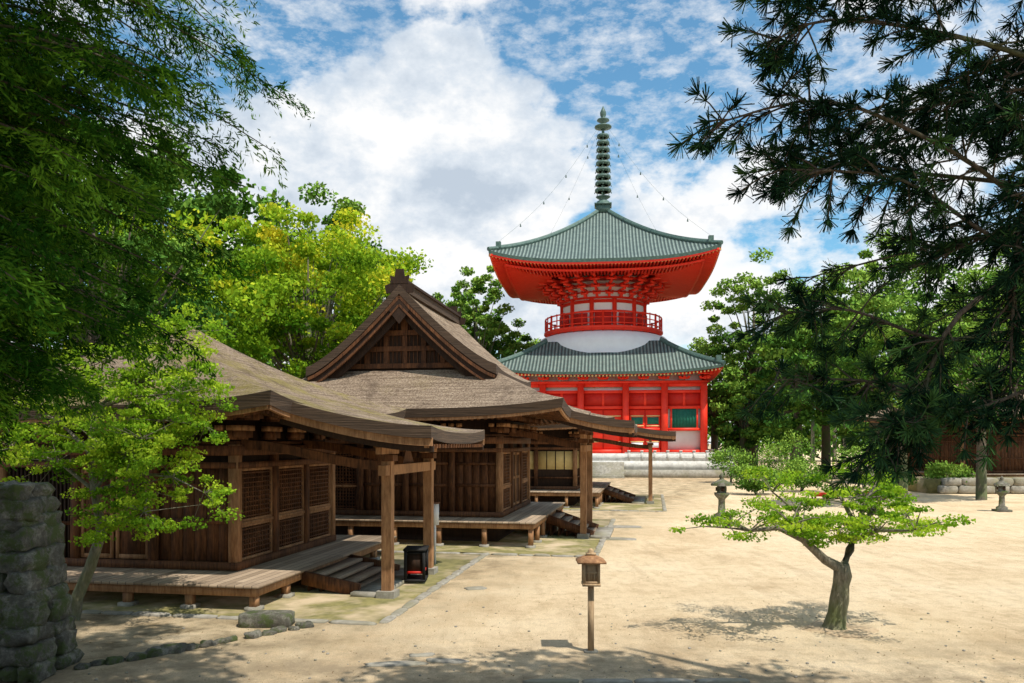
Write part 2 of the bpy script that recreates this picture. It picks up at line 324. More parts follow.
RZ=-math.radians(10)
def hall(name,loc,D,W,zd,zw,z0,z1,oh,kind,near,front,ko=None,ovf=1.7,ovn=2.0,steps=4,rz=RZ,a=.55,gable=None,up=.35,th_=None,finial=False):
    E=empty(name,(loc[0],loc[1],0),rz);cx=-D/2;cy=W/2;TH=th_ or THATCH
    d=MB();x0,x1,y0,y1=-D-ovf,ovf,-ovn,W+ovn
    d.fbox(x0,x1,y0,y1,zd-.1,zd-.03,0);
    d.fbox(x0+.08,x1-.08,y0+.08,y1-.08,zd-.30,zd-.104,1)
    nxp=int((x1-x0)/1.7);nyp=int((y1-y0)/1.7)
    for i in range(nxp+1):
        x=x0+.2+(x1-x0-.4)*i/nxp
        for y in (y0+.2,y1-.2): d.fbox(x-.09,x+.09,y-.09,y+.09,.1,zd-.303,1);d.fbox(x-.17,x+.17,y-.17,y+.17,-.05,.11,2)
    for i in range(1,nyp):
        y=y0+.2+(y1-y0-.4)*i/nyp
        for x in (x0+.2,x1-.2): d.fbox(x-.09,x+.09,y-.09,y+.09,.1,zd-.303,1);d.fbox(x-.17,x+.17,y-.17,y+.17,-.05,.11,2)
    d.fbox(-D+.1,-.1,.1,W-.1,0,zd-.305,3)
    d.build('veranda_deck',[DECK,WOODL,STONE,WOODD],E)
    w=MB()
    facade(Fac(w,(-D,0),(1,0),(0,-1)),D,zd,zw,near)
    facade(Fac(w,(0,0),(0,1),(1,0)),W,zd,zw,front)
    facade(Fac(w,(0,W),(-1,0),(0,1)),D,zd,zw,['plank']*3)
    facade(Fac(w,(-D,W),(0,-1),(-1,0)),W,zd,zw,['plank']*3)
    w.fbox(-D+.12,-.12,.12,W-.12,zd,z0+.2,2)
    brackets(w,cx,cy,D/2+.05,W/2+.05,zw,z0+.05,4,4,0,1,.85,2)
    w.fbox(-D-.03,.03,-.03,W+.03,zw+.01,zw+.10,0)
    w.build('timber_walls',[WOOD,WOODL,WOODD,GOLD,WHITE],E)
    r=MB();e=(D/2+oh,W/2+oh);zs=z0+.15;th=.34
    if kind=='gable': inn=(gable['gw']-.25,W/2+.3)
    else: inn=(.08,.08)
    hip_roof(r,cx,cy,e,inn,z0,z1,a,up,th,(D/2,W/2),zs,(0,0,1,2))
    rafters(r,cx,cy,(e[0],e[1]),(D/2,W/2),z0,zs,up,th,.26,.085,.11,3)
    for sd in range(4):
        n=16;pts=[]
        for i in range(n+1):
            s=-1+2*i/n;hx,hy=e[0]-.14,e[1]-.14
            x,y=[(s*hx,-hy),(hx,s*hy),(-s*hx,hy),(-hx,-s*hy)][sd];pts.append((cx+x,cy+y,z0-th-.05+up*abs(s)**3.2))
        for p,q in zip(pts,pts[1:]): r.beam(p,q,.1,.1,4)
    if finial:
        r.lathe([(.5,z1-.1),(.5,z1+.15),(.3,z1+.25),(.18,z1+.4),(.35,z1+.6),(.3,z1+.8),(.05,z1+1.05)],cx,cy,14,2)
    if kind=='gable':
        gw=gable['gw'];zr=gable['zr'];ya=-gable['gy'];yb=W+gable['gy'];zb=z1-.05;n=12
        prof=lambda t:(gw*t,zb+(zr-zb)*(1-t)**1.28)
        for sg in (-1,1):
            T=[prof(i/n) for i in range(n+1)]
            V=[];ny=8
            for (x,z) in T:
                for j in range(ny+1):
                    s=-1+2*j/ny;V.append((cx+sg*x,ya+(yb-ya)*j/ny,z+.18*abs(s)**4))
            k=ny+1;r.add(V,[(i*k+j,i*k+j+1,(i+1)*k+j+1,(i+1)*k+j) for i in range(n) for j in range(ny)],0)
            V2=[(x,y,z-.38) for x,y,z in V];r.add(V2,[(i*k+j,i*k+j+1,(i+1)*k+j+1,(i+1)*k+j) for i in range(n) for j in range(ny)],2)
            for j in (0,ny):
                VV=[V[i*k+j] for i in range(n+1)]+[V2[i*k+j] for i in range(n+1)]
                r.add(VV,[(i,i+1,n+2+i,n+1+i) for i in range(n)],1)
            VV=[V[n*k+j] for j in range(k)]+[V2[n*k+j] for j in range(k)]
            r.add(VV,[(j,j+1,k+j+1,k+j) for j in range(ny)],1)
            for yy,off,hh,mt in ((ya+.12,.56,.40,2),(ya+.06,.46,.12,3),(ya+.05,.80,.08,3),(ya+.3,.95,.34,2),(yb-.12,.56,.40,2)):
                P=[(cx+sg*x*.985,yy,z-off+.16) for x,z in T]
                for p,q in zip(P,P[1:]): r.beam(p,q,.1,hh,mt)
        for yy,sn in ((ya+.85,1),(yb-.85,-1)):
            T=[prof(i/n) for i in range(n+1)]
            P=[(cx-x*.93,yy,z-.3) for x,z in T[::-1]]+[(cx+x*.93,yy,z-.3) for x,z in T[1:]]
            P=[(x,y,max(z,zb-.2)) for x,y,z in P]
            r.add(P+[(cx+gw*.9,yy,zb-.25),(cx-gw*.9,yy,zb-.25)],[tuple(range(len(P)+2))],2)
            for zq,fr in ((zb+.15,.80),(zb+.85,.56),(zb+1.5,.36)):
                r.fbox(cx-gw*fr,cx+gw*fr,yy-.12,yy+.12,zq,zq+.2,3)
            for xx in (-1.6,-.8,0,.8,1.6):
                r.fbox(cx+xx-.1,cx+xx+.1,yy-.09,yy+.09,zb+.36,zb+.84 if abs(xx)>.9 else zb+1.49,3)
            r.fbox(cx-.14,cx+.14,yy-.1,yy+.1,zb+1.7,zr-.6,3)
            nn=34
            for q in range(nn):
                u=-gw*.75+1.5*gw*q/nn;zt=zb+(zr-zb)*(1-abs(u)/gw)**1.28-.75
                if zt>zb+.5:r.fbox(cx+u-.014,cx+u+.014,yy-.04,yy+.04,zb+.3,zt,3)
        r.add([(cx-.1,ya+.02,zr-.35),(cx+.1,ya+.02,zr-.35),(cx+.42,ya+.02,zr-.85),(cx+.28,ya+.02,zr-1.05),(cx,ya+.02,zr-1.4),(cx-.28,ya+.02,zr-1.05),(cx-.42,ya+.02,zr-.85)],[tuple(range(7))],2)
        r.fbox(cx-.30,cx+.30,ya+.1,yb-.1,zr-.12,zr+.22,1);r.fbox(cx-.38,cx+.38,ya+.04,yb-.04,zr+.222,zr+.31,2);r.fbox(cx-.2,cx+.2,ya+.1,yb-.1,zr+.312,zr+.45,1)
        for yy in (ya+.05,yb-.15):
            pf=[(-.55,-.15),(.55,-.15),(.62,.15),(.34,.25),(.40,.55),(.2,.5),(.16,.8),(-.16,.8),(-.2,.5),(-.40,.55),(-.34,.25),(-.62,.15)];k=len(pf)
            r.add([(cx+p,yy,zr+q) for p,q in pf]+[(cx+p,yy+.1,zr+q) for p,q in pf],[tuple(range(k)),tuple(range(2*k-1,k-1,-1))]+[(i,(i+1)%k,k+(i+1)%k,k+i) for i in range(k)],2)
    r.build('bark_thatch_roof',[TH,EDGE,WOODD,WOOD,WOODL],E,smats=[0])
    if ko:
        p=MB();ya,yb=ko['y'];xe=ko['xe'];xsn=oh-ko.get('back',1.1);zs2=z0+ko.get('lift',.42);ze=ko['ze'];n=14;ny=10;th2=.30
        V=[]
        for i in range(n+1):
            t=i/n;x=xsn+(xe-xsn)*t;z=ze+(zs2-ze)*((1-t)**1.55)
            for j in range(ny+1):
                s=-1+2*j/ny;V.append((x,ya+(yb-ya)*j/ny,z+.14*abs(s)**3*t+.0))
        k=ny+1;F=[(i*k+j,(i+1)*k+j,(i+1)*k+j+1,i*k+j+1) for i in range(n) for j in range(ny)]
        p.add(V,F,0);V2=[(x,y,z-th2) for x,y,z in V];p.add(V2,F,2)
        for j in (0,ny):
            VV=[V[i*k+j] for i in range(n+1)]+[V2[i*k+j] for i in range(n+1)];p.add(VV,[(i,i+1,n+2+i,n+1+i) for i in range(n)],1)
        VV=[V[n*k+j] for j in range(k)]+[V2[n*k+j] for j in range(k)];p.add(VV,[(j,j+1,k+j+1,k+j) for j in range(ny)],1)
        for yy in (ya+.1,yb-.1):
            P=[(x,yy,z-th2-.09) for (x,y,z) in [V[i*k] for i in range(2,n+1)]]
            for a_,b_ in zip(P,P[1:]): p.beam(a_,b_,.09,.2,4)
            P=[(x,yy+.12*(1 if yy<cy else -1),z-.18) for (x,_,z) in P]
            for a_,b_ in zip(P,P[1:]): p.beam(a_,b_,.09,.14,2)
        q=int((yb-ya)/.27)
        for j in range(1,q):
            yy=ya+(yb-ya)*j/q
            P=[(V[i*k][0],yy,V[i*k+ny//2][2]-th2-.06) for i in (2,5,8,11,14)]
            for a_,b_ in zip(P,P[1:]): p.beam(a_,b_,.08,.1,3)
        p.fbox(xe-.22,xe-.10,ya+.15,yb-.15,ze-th2-.10,ze-th2-.02,4)
        xp=ko['xp'];zt=ze-.75
        for yy in ko['py']:
            p.fbox(xp-.13,xp+.13,yy-.13,yy+.13,.18,zt,4);p.fbox(xp-.24,xp+.24,yy-.24,yy+.24,-.02,.2,5)
            p.fbox(xp-.2,xp+.2,yy-.2,yy+.2,zt+.002,zt+.16,3)
            p.beam((xp,yy-.7,zt+.27),(xp,yy+.7,zt+.27),.16,.17,4)
            for o in (-.6,0,.6): p.fbox(xp-.13,xp+.13,yy+o-.13,yy+o+.13,zt+.357,zt+.48,3)
            zz=[zt-.12+.55*math.sin(tt*math.pi/2)**2 for tt in np.linspace(0,1,7)];xx=np.linspace(xp,0.05,7)
            for i in range(6): p.beam((xx[i],yy,zz[i]),(xx[i+1],yy,zz[i+1]),.16,.24,3)
        p.fbox(xp-.1,xp+.1,ko['py'][0]-.45,ko['py'][1]+.45,zt-.36,zt-.1,4)
        p.fbox(xp-.09,xp+.09,ya+.35,yb-.35,zt+.483,zt+.6,3)
        p.add([(xp-.04,(ya+yb)/2-.5,zt-.09),(xp-.04,(ya+yb)/2+.5,zt-.09),(xp-.04,(ya+yb)/2+.15,zt+.36),(xp-.04,(ya+yb)/2-.15,zt+.36)],[(0,1,2,3)],3)
        p.build('entrance_porch',[TH,EDGE,WOODD,WOOD,WOODL,STONE],E,smats=[0])
        st=MB();sa,sb=ko['py'][0]+.35,ko['py'][1]-.35
        run=.36
        for i in range(steps):
            zt_=zd-.05-(i+1)*(zd-.05)/(steps+1);xa=ovf+i*run;st.fbox(xa,xa+run+.06,sa,sb,zt_-.09,zt_,0);st.fbox(xa+.02,xa+.06,sa+.05,sb-.05,0,zt_-.092,1)
        for yy in (sa-.1,sb+.1): st.beam((ovf-.05,yy,zd-.25),(ovf+steps*run+.1,yy,.12),.14,.34,1)
        st.fbox(ovf+steps*run,ovf+steps*run+.8,sa-.5,sb+.5,-.02,.13,3)
        st.build('wooden_steps',[DECK,WOOD,WOODL,STONE],E)
    kb=MB();X0,X1,Y0,Y1=-D-oh-.5,max(ovf+.4,oh+.5) if not ko else ko['xp']+.75,-oh-.5,W+oh+.5
    kb.fbox(X0,X1,Y0,Y1,-.05,.022,1)
    yy=Y0
    while yy<Y1-.2:
        L=random.uniform(.5,1.3);L=min(L,Y1-yy);kb.rock((X1+.1,yy+L/2,.0),(.12,L/2*.97,.06+random.uniform(-.02,.02)),0,.08,.5);yy+=L
    xx=X0
    while xx<X1-.2:
        L=random.uniform(.5,1.3);L=min(L,X1-xx);kb.rock((xx+L/2,Y0-.1,.0),(L/2*.97,.12,.06+random.uniform(-.02,.02)),0,.08,.5);xx+=L
    kb.build('stone_drip_edge',[STONE,MOSS],E)
    return E

hall('wooden_temple_hall',(-7.3,21),7.0,6.3,.66,3.95,4.92,7.7,2.05,'hogyo',['bars','door','plank'],['lattice','lattice','lattice'],
     ko=dict(y=(-.9,5.3),xe=5.6,ze=4.28,xp=4.1,py=(.3,4.1)),steps=4,up=.32,th_=THATCHM)
hall('wooden_temple_hall',(-.5,32),7.8,7.1,1.03,4.25,5.28,6.95,2.9,'gable',['lattice2','plank','plank','plank'],['lattice','door','lattice'],
     ko=dict(y=(.1,6.6),xe=5.35,ze=4.75,xp=3.2,py=(2.0,5.2),back=1.3),steps=5,ovf=1.7,ovn=1.7,a=.7,gable=dict(gw=3.95,zr=10.15,gy=.95),up=.35)
hall('wooden_temple_hall',(4.0,50.5),10.0,9.0,1.05,4.2,5.2,8.5,2.6,'hogyo',['lattice2','curtain','curtain','curtain'],['curtain','door','curtain'],
     ko=dict(y=(1.2,9.2),xe=6.3,ze=4.6,xp=4.7,py=(2.6,7.6)),steps=5)
hall('wooden_temple_hall',(54,70),15,10,1.4,5.2,6.4,12.0,3.0,'hogyo',['lattice2','plank','door','plank','lattice2'],['lattice','door','lattice'],rz=math.radians(4),finial=True)

# ---------------------------------------------------------------- pagoda
P=empty('great_red_pagoda',(12.35,108,0),RZ+math.radians(3.5))
b=MB()
b.fbox(-15.9,15.9,-15.9,15.9,-.1,.9,0);b.fbox(-15.1,15.1,-15.1,15.1,.9,1.9,1);b.fbox(-13.6,13.6,-13.6,13.6,1.9,2.75,1)
for sgn in (0,1,2,3):
    def T(u,v): return [(u,-v),(v,u),(-u,v),(-v,-u)][sgn]
    for i in range(21):
        u=-14.9+29.8*i/20
        if abs(u)<2.4: continue
        x,y=T(u,14.9);b.fbox(x-.14,x+.14,y-.14,y+.14,1.9,3.0,1);b.fbox(x-.18,x+.18,y-.18,y+.18,3.0,3.15,1)
    for (ua,ub) in ((-14.9,-2.5),(2.5,14.9)):
        for z in (2.3,2.85):
            p0=T(ua,14.9);p1=T(ub,14.9);b.beam((*p0,z),(*p1,z),.12,.13,1)
    for k in range(9):
        p0=T(-2.4,15.9+.3*(8-k)+.15-1);p1=T(2.4,15.9+.3*(8-k)+.15-1);z=.1+.21*k;b.beam((*p0,z/2),(*p1,z/2),.32+ (0 if k<8 else .8),z,0)
b.build('stone_platform',[STONE,STONEP],P)
w=MB()
z0,z1=2.75,11.2;h=11.9
w.fbox(-h+.25,h-.25,-h+.25,h-.25,z0,12.6,1)
for (o,d,nr) in (((-h,-h),(1,0),(0,-1)),((h,-h),(0,1),(1,0)),((h,h),(-1,0),(0,1)),((-h,h),(0,-1),(-1,0))):
    F=Fac(w,o,d,nr);L=23.8;cols=[0,4.6,9.2,14.6,19.2,23.8]
    for c in cols: F.box(c-.38,c+.38,z0,z1,-.35,.37,0)
    for (za,zb_,dd) in ((z0,z0+.45,.22),(z0+2.7,z0+3.05,.2),(z0+5.35,z0+5.7,.2),(z1-1.2,z1-.85,.24),(z1-.45,z1,.26)):
        for a,c in zip(cols,cols[1:]): F.box(a+.38,c-.38,za,zb_,-.2,dd,0)
    F.box(-.5,24.3,z1,z1+.25,-.3,.5,0)
    for i,(a,c) in enumerate(zip(cols,cols[1:])):
        a+=.38;c-=.38
        if i in (0,4):
            F.box(a+.5,c-.5,z0+3.05,z0+5.35,-.15,.10,2);
            for j in range(9): u=a+.55+(c-a-1.1)*j/8;F.box(u-.05,u+.05,z0+3.1,z0+5.3,.1,.16,2)
            F.box(a+.3,a+.5,z0+3.05,z0+5.35,-.1,.18,0);F.box(c-.5,c-.3,z0+3.05,z0+5.35,-.1,.18,0)
        else:
            m_=(a+c)/2
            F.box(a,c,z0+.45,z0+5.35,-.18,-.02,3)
            for (p,q) in ((a+.1,m_-.06),(m_+.06,c-.1)):
                F.box(p,q,z0+.55,z0+5.2,-.02,.06,0)
                for zz in (z0+1.4,z0+3.3,z0+4.5): F.box(p+.1,q-.1,zz-.06,zz+.06,.06,.11,5)
                if i!=2: F.box(p+.2,q-.2,z0+3.5,z0+4.35,.06,.09,2);F.box(p+.2,q-.2,z0+.7,z0+1.3,.06,.09,1)
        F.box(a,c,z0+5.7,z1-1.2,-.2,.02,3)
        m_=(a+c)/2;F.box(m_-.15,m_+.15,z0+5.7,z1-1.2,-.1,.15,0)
brackets(w,0,0,h+.1,h+.1,z1+.25,12.5,10,10,0,0,1.35,2)
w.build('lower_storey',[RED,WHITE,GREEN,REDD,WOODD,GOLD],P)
r=MB();LE=14.0
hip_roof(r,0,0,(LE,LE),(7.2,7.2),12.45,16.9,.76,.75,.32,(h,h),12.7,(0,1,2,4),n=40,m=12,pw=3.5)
rafters(r,0,0,(LE,LE),(h,h),12.45,12.7,.75,.32,.42,.16,.2,3,pw=3.5,endmat=5,fin=.3)
hip_roof(r,0,0,(13.75,13.75),(.5,.5),25.9,35.3,.62,1.35,.4,(6.6,6.6),26.1,(0,1,2,4),n=44,m=18,pw=3.2)
rafters(r,0,0,(13.75,13.75),(6.6,6.6),25.9,26.1,1.35,.40,.42,.17,.22,3,endmat=5,fin=.3)
rafters(r,0,0,(12.0,12.0),(6.6,6.6),25.35,25.5,.95,.3,.42,.17,.2,3,endmat=5,fin=.2)
for hw,z,upk in ((11.9,25.0,.9),(13.5,25.5,1.3)):
    for sd in range(4):
        pts=[]
        for i in range(21):
            s=-1+i/10;x,y=[(s*hw,-hw),(hw,s*hw),(-s*hw,hw),(-hw,-s*hw)][sd];pts.append((x,y,z+upk*abs(s)**3.2-.1))
        for p_,q_ in zip(pts,pts[1:]): r.beam(p_,q_,.22,.24,3)
for (e,i_,za,zb_,a_,up_) in ((LE,7.2,12.45,16.9,.76,.75),(13.75,.5,25.9,35.3,.62,1.35)):
    for sx in (-1,1):
        for sy in (-1,1):
            pts=[]
            for k in range(13):
                t=k/12;hh=e+(i_-e)*t;pts.append((sx*hh,sy*hh,za+(zb_-za)*(a_*t+(1-a_)*t*t)+up_*(1-t)**1.6+.12))
            r.tube(pts,[.26]*13,8,2);pts2=[(x,y,z+.2) for x,y,z in pts[1:]];r.tube(pts2,[.16]*12,6,2)
            r.fbox(pts[1][0]-.3,pts[1][0]+.3,pts[1][1]-.3,pts[1][1]+.3,pts[1][2],pts[1][2]+.75,2)
r.build('tiled_roofs',[TILEX,TILEY,COPPER,RED,REDD,GOLD,WHITE],P,smats=[0,1])
u=MB()
u.lathe([(9.6,15.2),(9.5,16.3),(9.1,17.2),(8.3,17.95),(7.2,18.3),(5.0,18.35)],0,0,64,0)
u.lathe([(5.6,18.3),(5.6,24.2),(6.4,26.0)],0,0,48,0)
for k in range(12):
    t=2*math.pi*(k+.5)/12;c,s_=math.cos(t),math.sin(t)
    u.tube([(5.65*c,5.65*s_,18.3),(5.65*c,5.65*s_,22.6)],.3,10,1)
for (ra,rb,za,zb_) in ((5.72,5.72,18.4,18.9),(5.72,5.72,20.9,21.15),(5.75,5.75,22.1,22.5),(5.9,5.9,22.6,22.85)):
    u.lathe([(ra,za),(rb,zb_)],0,0,48,1)
for k in range(12):
    t=2*math.pi*k/12
    if k%3==0: u.beam((5.75*math.cos(t),5.75*math.sin(t),18.9),(5.75*math.cos(t),5.75*math.sin(t),21),2.2,.2,2,up=(math.cos(t),math.sin(t),0))
    else: u.beam((5.75*math.cos(t),5.75*math.sin(t),19.3),(5.75*math.cos(t),5.75*math.sin(t),20.8),1.9,.15,2,up=(math.cos(t),math.sin(t),0))
u.lathe([(7.5,18.3),(7.9,18.55),(8.0,18.6),(8.0,18.85),(5.6,18.85)],0,0,64,1)
for tier in range(2):
    for k in range(36):
        t=2*math.pi*k/36;c,s_=math.cos(t),math.sin(t)
        u.beam((6.3*c,6.3*s_,18.15+.2*tier),((7.5+.3*tier)*c,(7.5+.3*tier)*s_,18.15+.2*tier),.2,.16,1)
for k in range(36):
    t=2*math.pi*k/36;c,s_=math.cos(t),math.sin(t)
    u.tube([(7.8*c,7.8*s_,18.8),(7.8*c,7.8*s_,20.75)],.085 if k%3 else .15,6,1)
for z,rr in ((19.2,.08),(19.9,.07),(20.6,.1)):
    u.tube([(7.8*math.cos(2*math.pi*k/72),7.8*math.sin(2*math.pi*k/72),z) for k in range(73)],rr,6,1)
for tier in range(4):
    zz=22.95+.72*tier;ro=6.3+.95*tier;n=24
    for k in range(n):
        t=2*math.pi*(k+.5)/n;c,s_=math.cos(t),math.sin(t)
        u.beam((5.4*c,5.4*s_,zz),(ro*c,ro*s_,zz),.28,.3,1)
        ln=.5+.06*tier;u.beam((ro*c-.1*c+s_*ln,ro*s_-.1*s_-c*ln,zz+.28),(ro*c-.1*c-s_*ln,ro*s_-.1*s_+c*ln,zz+.28),.24,.24,1)
        for q in (-.8,.8): u.tube([(ro*c-.1*c+s_*ln*q,ro*s_-.1*s_-c*ln*q,zz+.4),(ro*c-.1*c+s_*ln*q,ro*s_-.1*s_-c*ln*q,zz+.6)],.17,6,1)
    u.lathe([(ro-.5,zz+.45),(ro-.5,zz+.62),(ro-.8,zz+.62)],0,0,48,1)
u.build('round_upper_storey',[WHITE,RED,REDD,GOLD],P)
s=MB()
s.fbox(-.95,.95,-.95,.95,35.1,36.1,0);s.fbox(-1.15,1.15,-1.15,1.15,36.1,36.3,0)
s.lathe([(.95,36.3),(.85,36.7),(.45,36.95),(.8,37.2),(1.0,37.35),(.2,37.4)],0,0,20,0)
s.lathe([(.22,36.9),(.18,48.4),(.05,48.6)],0,0,10,0)
for k in range(9):
    z=38.0+k*.92;rr=1.08-.035*k
    s.lathe([(rr-.35,z),(rr,z+.02),(rr+.05,z+.2),(rr,z+.38),(rr-.35,z+.4)],0,0,20,0)
    for q in range(8):
        t=q*math.pi/4;s.tube([(.15*math.cos(t),.15*math.sin(t),z+.2),(rr*math.cos(t),rr*math.sin(t),z+.2)],.05,4,0)
        s.fbox((rr+.05)*math.cos(t)-.05,(rr+.05)*math.cos(t)+.05,(rr+.05)*math.sin(t)-.05,(rr+.05)*math.sin(t)+.05,z-.2,z,0)
s.lathe([(.3,46.5),(1.15,46.75),(1.15,46.9),(.3,47.0),(.2,47.3),(.85,47.7),(.8,47.85),(.2,48.0),(.4,48.4),(.42,48.8),(.25,49.2),(.02,49.7)],0,0,16,0)
for sx in (-1,1):
    for sy in (-1,1):
        pts=[]
        for k in range(15):
            t=k/14;hh=.3+12.6*t;pts.append((sx*hh,sy*hh,47.2+(28.2-47.2)*t-3.2*math.sin(math.pi*t)*.5))
        s.tube(pts,.012,4,0)
        for k in range(2,14,3): x,y,z=pts[k];s.lathe([(.04,z-.05),(.10,z-.35),(.11,z-.38)],x,y,8,0)
s.build('bronze_spire',[COPPER],P)

# ---------------------------------------------------------------- foliage helpers
def leafquads(C,size,asp=.6,dirs=None,jit=1.0):
    n=len(C);
    if dirs is None:
        d=rng.normal(size=(n,3))
    else: d=dirs+rng.normal(size=(n,3))*jit
    d/=np.linalg.norm(d,axis=1,keepdims=True)+1e-9
    q=rng.normal(size=(n,3));sd=np.cross(d,q);sd/=np.linalg.norm(sd,axis=1,keepdims=True)+1e-9
    sz=(size*rng.uniform(.6,1.3,size=n))[:,None]
    a=C-d*sz*.5;b_=C+sd*sz*asp*.5;c=C+d*sz*.5;e=C-sd*sz*asp*.5
    return np.stack([a,b_,c,e],axis=1).reshape(-1,3)
def clump(mb,c,r,n,size,mat,tint,asp=.6,shell=.5):
    d=rng.normal(size=(n,3));d/=np.linalg.norm(d,axis=1,keepdims=True)
    rad=rng.uniform(0,1,size=n)**shell
    p=d*rad[:,None]*np.array(r)+np.array(c)
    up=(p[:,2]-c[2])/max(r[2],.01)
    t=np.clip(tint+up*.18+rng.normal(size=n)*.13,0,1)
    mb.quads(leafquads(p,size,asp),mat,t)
def broadleaf(name,base,h,cz,R,RZv,leafm,nc=60,nl=220,size=.3,trunk=.3,lean=(0,0),flat=.55,cr=.30,dark=0,zmin=1.2):
    m=MB();bx,by=base;tz=cz
    pts=[(bx,by,-.1),(bx+lean[0]*.2,by+lean[1]*.2,h*.25),(bx+lean[0]*.6,by+lean[1]*.6,h*.5),(bx+lean[0],by+lean[1],h*.8)]
    m.tube(pts,[trunk*1.25,trunk,trunk*.7,trunk*.2],10,0)
    C=(bx+lean[0],by+lean[1],cz)
    for k in range(nc):
        d=rng.normal(size=3);d/=np.linalg.norm(d);rr=rng.uniform(.15,1)**.45
        c=np.array(C)+d*rr*np.array((R,R,RZv))*rng.uniform(.8,1.15)
        if c[2]<zmin: c[2]=zmin+rng.uniform(0,1)
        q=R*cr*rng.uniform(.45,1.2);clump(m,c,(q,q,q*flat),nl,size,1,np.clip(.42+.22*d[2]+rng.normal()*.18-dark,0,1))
        if k%3==0:
            s0=Vector(pts[1])*.4+Vector(pts[2])*.6 if k%2 else Vector(pts[2])
            mid=(s0+Vector(c))/2+Vector((0,0,-.05*R));m.tube([s0,mid,Vector(c)],[trunk*.35,trunk*.2,trunk*.05],5,0)
    return m.build(name,[BARK,leafm])
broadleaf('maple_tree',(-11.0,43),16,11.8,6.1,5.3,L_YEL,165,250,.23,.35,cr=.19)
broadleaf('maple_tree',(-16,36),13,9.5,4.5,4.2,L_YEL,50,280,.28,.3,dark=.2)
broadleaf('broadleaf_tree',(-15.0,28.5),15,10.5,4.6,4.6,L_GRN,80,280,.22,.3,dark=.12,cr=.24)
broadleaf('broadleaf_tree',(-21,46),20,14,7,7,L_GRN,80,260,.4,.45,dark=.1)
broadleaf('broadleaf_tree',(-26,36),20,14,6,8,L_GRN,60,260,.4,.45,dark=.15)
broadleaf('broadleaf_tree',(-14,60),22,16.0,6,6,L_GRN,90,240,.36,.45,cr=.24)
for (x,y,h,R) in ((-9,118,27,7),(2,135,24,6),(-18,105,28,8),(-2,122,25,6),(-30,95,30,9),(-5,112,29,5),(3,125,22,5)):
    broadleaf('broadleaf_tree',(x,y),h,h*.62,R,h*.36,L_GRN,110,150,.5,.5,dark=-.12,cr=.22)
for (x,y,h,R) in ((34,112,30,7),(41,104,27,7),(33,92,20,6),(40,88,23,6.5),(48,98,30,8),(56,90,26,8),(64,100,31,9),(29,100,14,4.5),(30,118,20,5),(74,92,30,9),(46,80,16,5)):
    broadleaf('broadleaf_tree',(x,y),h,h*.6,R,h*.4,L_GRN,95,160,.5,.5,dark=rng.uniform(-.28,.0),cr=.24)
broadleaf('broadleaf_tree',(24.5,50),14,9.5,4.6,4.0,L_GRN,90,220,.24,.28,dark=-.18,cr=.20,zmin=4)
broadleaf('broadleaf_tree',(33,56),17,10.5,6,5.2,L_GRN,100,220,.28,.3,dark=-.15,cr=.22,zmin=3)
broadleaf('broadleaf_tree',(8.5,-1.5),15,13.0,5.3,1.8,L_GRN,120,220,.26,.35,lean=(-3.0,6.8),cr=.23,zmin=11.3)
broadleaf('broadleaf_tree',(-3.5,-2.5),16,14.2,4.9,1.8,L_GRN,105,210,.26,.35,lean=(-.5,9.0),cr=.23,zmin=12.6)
f=MB()
for k in range(150):
    x=-170+370*(k/149)+rng.normal()*3;y=rng.uniform(150,185);hh=rng.uniform(14,21)
    f.tube([(x,y,0),(x,y,hh*.8)],[.5,.2],5,0)
    for j in range(9):
        c=(x+rng.normal()*3,y+rng.normal()*3,hh*rng.uniform(.15,1));clump(f,c,(3.5,3.5,3),60,1.3,1,.45+rng.normal()*.18)
f.build('distant_forest',[BARK,L_GRN])
for (x,y,rx,rzv) in ((19,62,2.2,1.3),(24,66,2.6,1.5),(28,60,2.2,1.2),(31,70,3,2.2),(35,64,2.0,1.4),(27,78,3.2,2.8),(22,80,2.4,2.0)):
    m=MB();m.tube([(x,y,0),(x,y,rzv)],[.12,.05],6,0)
    for k in range(22):
        d=rng.normal(size=3);d/=np.linalg.norm(d);c=(x+d[0]*rx*.7,y+d[1]*rx*.7,rzv+d[2]*rzv*.6);clump(m,c,(rx*.4,rx*.4,rzv*.35),150,.22,1,.6+.2*d[2]+rng.normal()*.1)
    m.build('shrub',[BARK,L_GRN])

# small open tree in the court
m=MB();tp=lambda L,r,n=8:m.tube(L,r,n,0)
bx,by=6.95,17.1
tp([(bx-.03,by,-.1),(bx-.02,by,.10),(bx+.03,by,.35),(bx+.08,by,.65),(bx+.12,by+.02,.95),(bx+.16,by+.02,1.15),(bx+.12,by,1.4)],[.32,.23,.19,.20,.17,.19,.16],12)
limbs=[[(bx+.12,by,1.3),(bx-.25,by-.05,1.5),(bx-.75,by-.1,1.95),(bx-1.3,by-.2,2.2),(bx-1.9,by-.25,2.15),(bx-2.35,by-.2,2.2)],
 [(bx+.14,by,1.3),(bx+.35,by+.1,1.7),(bx+.5,by+.1,2.2),(bx+.9,by+.2,2.5),(bx+1.6,by+.3,2.3),(bx+2.1,by+.2,2.15)],
 [(bx+.5,by+.1,2.15),(bx+.3,by+.3,2.7),(bx+.1,by+.5,3.1)],
 [(bx+.5,by+.1,2.15),(bx+.8,by+.3,2.8),(bx+1.0,by+.3,3.1)],
 [(bx-.75,by-.1,1.95),(bx-.7,by+.4,2.5),(bx-1.1,by+.8,2.9)],
 [(bx-.75,by-.1,1.95),(bx-1.0,by-.8,2.25),(bx-1.4,by-1.3,2.4)],
 [(bx+.4,by+.1,1.9),(bx+.6,by-.7,2.2),(bx+1.1,by-1.2,2.25)],
 [(bx+.9,by+.2,2.5),(bx+1.2,by+.9,2.75),(bx+1.6,by+1.3,2.65)]]
